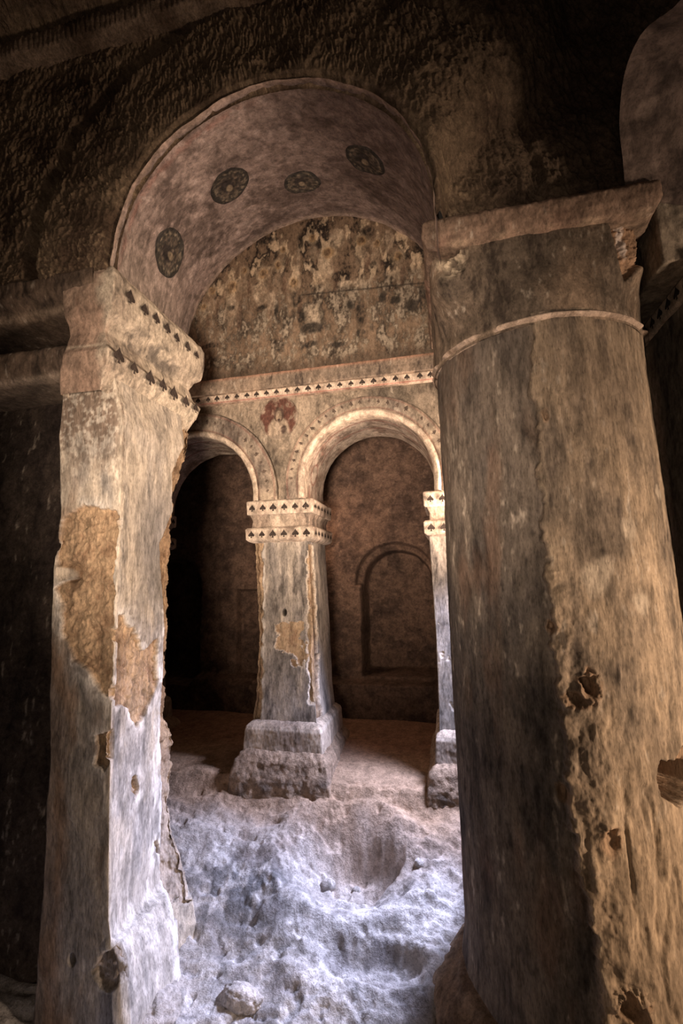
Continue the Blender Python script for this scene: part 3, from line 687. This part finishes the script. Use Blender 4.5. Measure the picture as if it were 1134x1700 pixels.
# capital: moulded block, front at y=2.12
def cap_prof(pairs, nz):
    pr = cprofile([(o_, z_) for z_, o_ in pairs], nz); return pr[:, 0], pr[:, 1]
off, zz = cap_prof([(2.62, -.06), (2.72, -.02), (2.76, .0), (2.86, .015), (2.90, -.02), (2.99, -.045), (3.06, -.02), (3.10, .015), (3.20, .03), (3.34, .03), (3.385, .01), (3.40, -.05), (3.402, -.16)], 150)
x0, x1, y0, y1 = -2.09, -1.90, 2.15, 3.16
zo = 0*zz
cs = [(x1+off+.01, y0-off*.5+.0+zo), (x1+off+.01, y1+off*1.3), (x0-.12+zo, y1+off), (x0-.12+.02*np.sin(zz*9), y0-off*.5)]
def lc_disp(Q, s, t): return .012*fbm(Q, 4, 4, 320)+.007*fbm(Q, 12, 4, 321)+.002*fbm(Q, 40, 2, 322)
def lc_col(Q, s, t):
    nz_ = fbm(Q, 8, 5, 323); c = plaster_col(Q, 324, (.60, .51, .40), (.40, .33, .26), (.12, .10, .085), .1, .9)
    c = mix(c, (.11, .095, .085), blob(Q[..., 1]+.08*nz_, Q[..., 2]+.06*nz_, 2.62, 3.06, .30, .085, .5)*sst(-.3, .1, nz_)*.85)
    c = mix(c, (.24, .14, .10), (Q[..., 1] < 2.2)*(1-sst(-1.99, -1.89, Q[..., 0]+.12*nz_))*.7)
    c = mix(c, (.66, .56, .44), (np.exp(-((Q[..., 2]-3.39)/.02)**2)+np.exp(-((Q[..., 2]-2.9)/.012)**2))*.5)
    return c
loft('capital', zz, cs, [190, 60, 190, 70], LP, M_PLASTER, lc_disp, lc_col, 4)
for zc, ys, sz in ((3.27, np.linspace(2.28, 3.05, 7), .085), (2.835, np.linspace(2.22, 3.08, 7), .10)):
    for y in ys: spade(LP, (x1+.01+(.03 if zc > 3 else .012)+(.011 if zc > 3 else .018), y+rng.uniform(-.01, .01), zc+rng.uniform(-.008, .008)), (0, 1, 0), (0, 0, 1), sz*rng.uniform(.8, 1.15))
adopt(LP)

# impost bands running left from the pier and the dark recessed wall under them
IC = thing('impost_cornice', 'two dark moulded ledges running left from the bright pier capital', 'cornice', (-2.6, 2.25, 3.3))
xs = np.linspace(-4.0, -2.0, 420)
run('upper_ledge', [(2.6, 3.16), (2.24, 3.175), (2.205, 3.195), (2.195, 3.22), (2.16, 3.26), (2.13, 3.29), (2.12, 3.38), (2.14, 3.40), (2.6, 3.41)], 90, IC, M_PLASTER, lambda P: mix(plaster_col(P, 330, (.17, .12, .088), (.09, .066, .052), (.035, .026, .022), .2), (.40, .30, .22), np.exp(-((P[..., 2]-3.20)/.02)**2)*.6), 331, .01, amp=.02)  # lit lower lip painted in as a lighter stripe
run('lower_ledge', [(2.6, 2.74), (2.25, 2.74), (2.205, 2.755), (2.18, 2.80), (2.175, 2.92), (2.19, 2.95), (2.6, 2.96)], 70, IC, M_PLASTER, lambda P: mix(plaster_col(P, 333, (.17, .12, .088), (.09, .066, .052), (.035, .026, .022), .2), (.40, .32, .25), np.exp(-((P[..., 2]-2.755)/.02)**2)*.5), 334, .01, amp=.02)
adopt(IC)
A_, B_ = np.meshgrid(np.linspace(-4.2, -2.15, 180), np.linspace(-1.2, 3.6, 380), indexing='ij'); P = np.stack([A_, 2.55+0*A_, B_], -1)
P[..., 1] += .04*fbm(P, 3, 4, 340)+.015*fbm(P, 12, 3, 341)
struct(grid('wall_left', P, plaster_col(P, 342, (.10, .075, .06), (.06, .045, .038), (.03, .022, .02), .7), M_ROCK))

# ------------------------------------------------------------------ big dark column, right foreground
CX, CY, CR_ = .575, 2.84, .575
BC = thing('big_column', 'massive dark round column filling the right side with a broken slab capital', 'column', (CX, CY, -.9))
zs2 = np.linspace(-1.2, 2.78, 740); nth = 560
th2 = np.concatenate([np.linspace(-math.pi, -1.75, 30), np.linspace(-1.75, 1.75, 470)[1:], np.linspace(1.75, math.pi, 31)[1:-1]])     # angle from facing -Y, positive towards +X
TH, ZZ = np.meshgrid(th2, zs2, indexing='ij')
fl = np.interp(ZZ, [-1.2, -.8, -.45, 0, 1.2, 2.2, 2.78], [.10, .065, .02, .012, .012, .004, 0])
Rc = CR_+fl
def col_pt(TH, R_, ZZ): return np.stack([CX+R_*np.sin(TH), CY-R_*np.cos(TH), ZZ], -1)
P0 = col_pt(TH, Rc, ZZ)
def col_hit(u, v):
    r = ray(u, v); a = r[0]**2+r[1]**2; b = -2*(r[0]*CX+r[1]*CY); c = CX**2+CY**2-(CR_+.01)**2
    D = b*b-4*a*c
    if D < 0: t = -b/(2*a)
    else: t = (-b-math.sqrt(D))/(2*a)
    p = EYE+r*t; return math.atan2(p[0]-CX, -(p[1]-CY)), p[2]
ridge = np.array([col_hit(u_, v_) for u_, v_ in [(885, 560), (880, 620), (895, 700), (890, 800), (905, 860), (905, 960), (920, 1040), (925, 1140), (940, 1230), (945, 1330), (955, 1420), (975, 1500), (990, 1600), (1000, 1690)]])
ridge = ridge[np.argsort(ridge[:, 1])]
nz_ = fbm(P0, 6, 5, 401); nf = fbm(P0, 24, 4, 402)
te = np.interp(ZZ, ridge[:, 1], ridge[:, 0])+.10*nz_+.04*nf
dr = (TH-te)*CR_                                              # metres right of the broken edge
step = sst(-.012, .012, dr)*(TH < 2.6)
thick = np.interp(ZZ, [-1, 0, 1, 2, 2.7], [.055, .05, .042, .030, .018])
D = thick*step-.5*thick
D += .014*fbm(P0, 2.2, 4, 403, (1, 1, .5))+.007*fbm(P0, 8, 4, 404, (1, 1, .5))+.0025*nf
near = np.exp(-np.abs(dr-.06)/.12)*(ZZ < 1.5)
D += near*.035*fbm(P0, 11, 5, 405)*sst(2.2, .8, ZZ)
low_w = sst(1.6, .2, ZZ)*sst(-.02, .1, dr)
D += low_w*(.016*fbm(P0, 12, 5, 406, (1, 1, .4))+.012*np.minimum(.12, np.abs(fbm(P0, 5, 4, 407, (1, 1, .25))))/.12-.012)
rockm = np.zeros_like(ZZ); hole = np.zeros_like(ZZ); pale = np.zeros_like(ZZ)
for (u_, v_, ru, rz, dp) in [(978, 1140, .035, .045, .05), (960, 1160, .05, .03, .03), (1045, 1665, .05, .045, .05), (915, 1040, .020, .022, .035), (905, 690, .012, .025, .02), (1010, 1390, .03, .05, .02), (935, 1320, .02, .03, .02)]:
    a0, z0 = col_hit(u_, v_); d_ = np.hypot((TH-a0)*CR_/ru+.6*nz_, (ZZ-z0)/rz+.8*nf)+1.1*nf+.5*nz_
    D -= dp*(1-sst(.3, 1.1, d_)); D += dp*.45*np.exp(-((d_-1.35)/.35)**2)*sst(-.3, .3, nz_+nf)
    rockm = np.maximum(rockm, (1-sst(1.0, 1.7, d_))*.8)
hx = [col_hit(u_, v_) for u_, v_ in [(1090, 1262), (1084, 1290), (1092, 1318), (1118, 1334), (1129, 1326)]]
ah, zh = col_hit(1129, 1290)
hexp = [((a_-ah)*CR_, z_-zh) for a_, z_ in hx]+[(.12, -.05), (.13, .03), (.06, .06), (.0, .065)]
dh = inpoly((TH-ah)*CR_+.008*nf, ZZ-zh+.008*nf, hexp); hole = sst(-.008, .008, dh)
spall = inpoly((TH-ah)*CR_+.02*nz_, ZZ-zh+.02*nz_, [(-.07, .02), (-.05, .09), (.0, .13), (.08, .13), (.14, .05), (.1, -.04), (0, -.06)])
sp_ = sst(-.01, .02, spall); D -= sp_*.03; D -= hole*.16
rockm = np.maximum(rockm, sp_)
N0 = np.stack([np.sin(TH), -np.cos(TH), 0*TH], -1)
P = P0+N0*D[..., None]
left = plaster_col(P0, 410, (.19, .155, .125), (.10, .085, .075), (.04, .033, .03), 1.0, 1.)  # shaded left half of the column painted as darker plaster
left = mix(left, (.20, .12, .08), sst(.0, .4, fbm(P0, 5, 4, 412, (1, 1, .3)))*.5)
right = plaster_col(P0, 411, (.37, .28, .195), (.185, .145, .11), (.055, .043, .036), .9, 1.)
lower = sst(1.2, .0, ZZ+.4*nz_)
right = mix(right, (.42, .30, .19), lower*.6)
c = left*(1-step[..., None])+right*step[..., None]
for (u_, v_, ru, rz) in [(1042, 880, .035, .05), (1090, 818, .03, .03), (985, 960, .05, .07), (1000, 940, .03, .05), (1060, 1000, .04, .05)]:
    a0, z0 = col_hit(u_, v_); c = mix(c, (.56, .46, .35), blob((TH-a0)*CR_+.03*nz_, ZZ+.03*nf, 0, z0, ru, rz, .4)*.8)
c = mix(c, (.62, .50, .36), np.exp(-((dr-.012)/.012)**2)*sst(-.1, .3, nz_)*.5)
c = mix(c, (.32, .20, .12), rockm*.8); c = mix(c, (.20, .11, .07), hole*.5)
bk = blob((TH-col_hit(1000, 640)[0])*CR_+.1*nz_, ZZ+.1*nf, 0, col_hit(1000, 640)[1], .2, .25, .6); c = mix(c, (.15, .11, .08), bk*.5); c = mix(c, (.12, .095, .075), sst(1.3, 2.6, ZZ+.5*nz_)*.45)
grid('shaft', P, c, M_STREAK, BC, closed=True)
# capital body: round below, growing squarish under the slab
z3 = np.linspace(2.72, 3.30, 190); TH3, Z3 = np.meshgrid(th2, z3, indexing='ij')
kk = sst(2.84, 3.12, Z3)
hw, hd, ccx, ccy = .575, .575, .545, 2.865
sq = 1/np.maximum(np.abs(np.sin(TH3))/hw, np.abs(np.cos(TH3))/hd)
rnd = (np.abs(np.sin(TH3)/hw)**7+np.abs(np.cos(TH3)/hd)**7)**(-1/7)
R3 = CR_*(1-kk)+(rnd-.035)*kk+.010
Pc = np.stack([(CX*(1-kk)+ccx*kk)+R3*np.sin(TH3), (CY*(1-kk)+ccy*kk)-R3*np.cos(TH3), Z3], -1)
nzc = fbm(Pc, 6, 5, 420); nfc = fbm(Pc, 24, 4, 421)
dc = .014*fbm(Pc, 3, 4, 422)+.006*nzc+.002*nfc
def cap_hit(u, v): 
    p = at_y(u, v, 2.32); return p[0], p[2]
front = (Pc[..., 1] < 2.75)
k1 = cap_hit(738, 432); b1 = blob(Pc[..., 0]+.02*nzc, Z3+.02*nzc, k1[0]+.03, k1[1], .075, .09, .4)*front
dc += b1*(-.03+.05*nfc)
k1b = cap_hit(735, 412); b1b = blob(Pc[..., 0], Z3+.02*nfc, k1b[0]+.02, k1b[1], .05, .04, .4)*front; dc -= .06*b1b
k2 = cap_hit(1040, 420); cav = sst(-.01, .02, inpoly(Pc[..., 0]+.03*nzc, Z3+.03*nzc, [cap_hit(*q_) for q_ in [(1010, 350), (1098, 330), (1100, 400), (1062, 440), (1045, 455), (1022, 410)]]))*front
dc -= cav*(.05+.04*nfc)
Nc = np.stack([np.sin(TH3), -np.cos(TH3), 0*TH3], -1)
cc = plaster_col(Pc, 423, (.24, .175, .125), (.135, .105, .08), (.045, .034, .028), .3, 1.0)
cc = mix(cc, (.55, .45, .33), b1*.75*sst(-.3, .2, nfc)); cc = mix(cc, (.34, .21, .13), cav*.8)
wl = cap_hit(1046, 385); cc = mix(cc, (.66, .55, .48), blob(Pc[..., 0]+.01*nfc, Z3, wl[0], wl[1], .022, .10, .3, .1)*cav)
dk = cap_hit(1015, 540); cc = mix(cc, (.40, .30, .22), np.exp(-((Z3-2.745)/.012)**2)*.6)
grid('capital_body', Pc+Nc*dc[..., None], cc, M_PLASTER, BC, closed=True)
# necking ring
TH4, S4 = np.meshgrid(th2, np.linspace(0, 1, 16), indexing='ij')
R4 = CR_-.015+.045*np.sin(S4*math.pi)+.0*TH4; Zr_ = 2.725+.05*S4
Pn4 = np.stack([CX+R4*np.sin(TH4), CY-R4*np.cos(TH4), Zr_], -1); dn = .012*fbm(Pn4, 7, 4, 430)-.03*sst(.1, .35, fbm(Pn4, 4, 3, 431))
Pn4 = Pn4+np.stack([np.sin(TH4), -np.cos(TH4), 0*TH4], -1)*dn[..., None]
grid('necking_ring', Pn4, mix(np.broadcast_to(np.array((.42, .32, .25)), Pn4.shape), (.20, .14, .10), sst(-.1, .3, fbm(Pn4, 9, 4, 432))), M_PLASTER, BC, closed=True)
# slab
block_profile('slab', -.015, 1.10, 2.29, 3.44, [(3.235, -.3), (3.245, -.03), (3.26, .005), (3.31, .02), (3.385, .02), (3.415, 0), (3.425, -.05), (3.43, -.5)], BC, M_PLASTER,
              lambda Q, s, t: mix(mix(plaster_col(Q, 440, (.28, .19, .14), (.19, .135, .10), (.07, .05, .04), .2, .7), (.42, .31, .22), np.exp(-((Q[..., 2]-3.255)/.012)**2)*.6*sst(-.1, .2, fbm(Q, 6, 3, 4))), (.2, .09, .07), sst(0, .4, fbm(Q, 3, 3, 6))*.3), 441, 300, 200, 90, .016, 8)
# foot: rough collar of rock
z5 = np.linspace(-1.2, -.42, 110); TH5, Z5 = np.meshgrid(th2, z5, indexing='ij')
lim = -.55-.22*sst(-1.0, .3, TH5)+.0
k5 = sst(0, .14, lim-Z5)
R5 = CR_+.045+.13*k5-.06*(1-sst(-.03, .01, lim-Z5)); P5 = np.stack([CX+R5*np.sin(TH5), CY-R5*np.cos(TH5), Z5], -1)
P5 += np.stack([np.sin(TH5), -np.cos(TH5), 0*TH5], -1)*(.03*fbm(P5, 5, 5, 450)+.01*fbm(P5, 18, 3, 451))[..., None]
grid('base_collar', P5, rock_col(P5, 452, (.30, .215, .15), (.16, .11, .075)), M_ROCK, BC, closed=True)
adopt(BC)

# boulder at the column's foot
def boulder(name, c, r, seed, label, col=((.42, .31, .24), (.24, .165, .12)), n=60, cat='rock', group=None, flat=.0):
    a, b = np.meshgrid(np.linspace(0, 2*math.pi, n*2, endpoint=False), np.linspace(0.001, math.pi-.001, n), indexing='ij')
    U = np.stack([np.cos(a)*np.sin(b), np.sin(a)*np.sin(b), -np.cos(b)], -1)
    k_ = 1+.30*fbm(U, 1.3, 4, seed)+.10*fbm(U, 5, 3, seed+1); k_ = np.minimum(k_, 1.08)
    P_ = U*k_[..., None]*np.array(r); o = grid(name, P_, rock_col(P_+seed, seed+2, *col), M_ROCK, None, closed=True)
    o.location = c; tag(o, label, cat, group); return o
pb = at_y(740, 1680, 2.42)
boulder('boulder', (pb[0]+.03, 2.45, -.93), (.15, .17, .30), 461, 'brown rounded boulder at the foot of the big dark column')
def floor_at(x, y):
    i = np.abs(gx-x).argmin(); j = np.abs(gy-y).argmin(); return FZ[i, j]
FZ = np.array([v.co[2] for v in grid_o.data.vertices]).reshape(len(gx), len(gy))
# worn ledges of rock beside the pier's foot
def px_floor(u, v, lo=2.2, hi=3.9):
    r = ray(u, v)
    for y in np.linspace(lo, hi, 300):
        p_ = EYE+r*y/r[1]
        if p_[2] <= floor_at(p_[0], y): return p_
    return EYE+r*hi/r[1]
for (u_, v_, rx, ry, rz, sd, lb) in [(255, 1672, .17, .15, .13, 471, 'low pale rock ledge against the foot of the bright left pier'),
                                     (205, 1700, .12, .10, .13, 472, 'rough rock lump at the outer foot of the bright left pier'),
                                     (400, 1655, .13, .06, .07, 473, 'flat pale rock slab on the floor right of the bright pier foot'),
                                     (545, 1468, .050, .040, .040, 474, 'largest grey stone at the left inside the floor hollow'),
                                     (592, 1478, .030, .026, .026, 475, 'small stone in the middle of the floor hollow'),
                                     (697, 1432, .034, .028, .030, 476, 'dark stone on the right rim of the floor hollow'),
                                     (180, 1265+60, .0, .0, .0, 0, '')]:
    if not rx: continue
    p_ = px_floor(u_, v_); boulder('stone' if rx < .1 else 'rock_ledge', (p_[0], p_[1], p_[2]-rz*.15), (rx, ry, rz), sd, lb, ((.52, .47, .44), (.33, .30, .28)), 40 if rx > .1 else 20, 'stone' if rx < .1 else 'rock')

# ------------------------------------------------------------------ right: far pier sliver with its frieze, and the cross arch above
RP = thing('frieze_pier', 'grey plastered pier edge with a spade frieze right of the big dark column', 'pier', (1.6, 2.9, -1))
zs3 = np.linspace(-1.1, 3.46, 420); o3 = zs3*0
loft('shaft', zs3, [(o3+1.33, o3+2.40), (o3+1.75, o3+2.40), (o3+1.75, o3+3.2), (o3+1.33, o3+3.2)], [50, 60, 50, 120], RP, M_PLASTER,
     lambda Q, s, t: .015*fbm(Q, 3, 4, 500)+.004*fbm(Q, 14, 3, 501), lambda Q, s, t: plaster_col(Q, 502, (.33, .28, .225), (.22, .19, .155), (.08, .065, .055), .5), 2)
block_profile('frieze_band', 1.33, 1.75, 2.40, 3.2, [(2.93, -.02), (2.935, .015), (2.95, .022), (3.04, .022), (3.05, .015), (3.055, -.02)], RP, M_FRESCO, band_col(505), 506, 50, 120, 40, .002)
block_profile('upper_block', 1.16, 1.75, 2.43, 3.2, [(3.05, -.2), (3.055, 0), (3.4, .01), (4.0, .03), (4.05, 0)], RP, M_PLASTER, lambda Q, s, t: plaster_col(Q, 508, (.33, .27, .205), (.20, .165, .13), (.08, .065, .05), .7), 509, 60, 90, 110, .014)
for k in range(8): spade(RP, (1.33-.0255, 2.44+k*.1, 2.995), (0, -1, 0), (0, 0, 1), .075)
adopt(RP)
# cross arch: rises from the right end of the slab, bends towards the viewer
path = [at_y(1040, 330, 2.34), at_y(1036, 290, 2.28), at_y(1026, 200, 2.16), at_y(1036, 110, 2.02), at_y(1066, 50, 1.88), at_y(1134, 5, 1.66), np.array([1.35, 1.2, 4.3]), np.array([1.6, .3, 4.5])]
path = np.array(path); s_ = np.r_[0, np.cumsum(np.linalg.norm(np.diff(path, axis=0), axis=1))]
q_ = np.linspace(0, s_[-1], 260); pth = np.stack([np.interp(q_, s_, path[:, i]) for i in range(3)], -1)
for _ in range(60): pth[1:-1] = (pth[:-2]+2*pth[1:-1]+pth[2:])/4
W_ = np.linspace(0, 1, 150)
P = pth[:, None, :]+W_[None, :, None]*np.array([1.3, .35, -.30])+(.10*np.sin(W_*math.pi*.5))[None, :, None]*np.array([0, -1, 0])
P += np.array([0, 0, 0]); P = P+normals(P)*(.02*fbm(P, 3, 4, 510)+.006*fbm(P, 14, 3, 511))[..., None]
n5 = fbm(P, 6, 5, 512, (1, 1, .5))
back = P[:, :1]+np.linspace(0, 1, 20)[None, :, None]*np.array([.05, .5, .25]); Pall = P
c = mix(np.broadcast_to(np.array((.13, .095, .08)), Pall.shape), (.05, .037, .032), sst(-.1, .3, fbm(Pall, 5, 5, 512, (1, 1, .6))))
c = mix(c, (.20, .15, .125), sst(.12, .3, -fbm(Pall, 11, 4, 513, (.5, 1, 1)))*.7)
CA = grid('cross_arch', Pall, c, M_PLASTER); tag(CA, 'plum-brown plastered arch rising from the right end of the slab capital', 'arch')

print('verts', sum(len(o.data.vertices) for o in bpy.data.objects if o.type == 'MESH'))
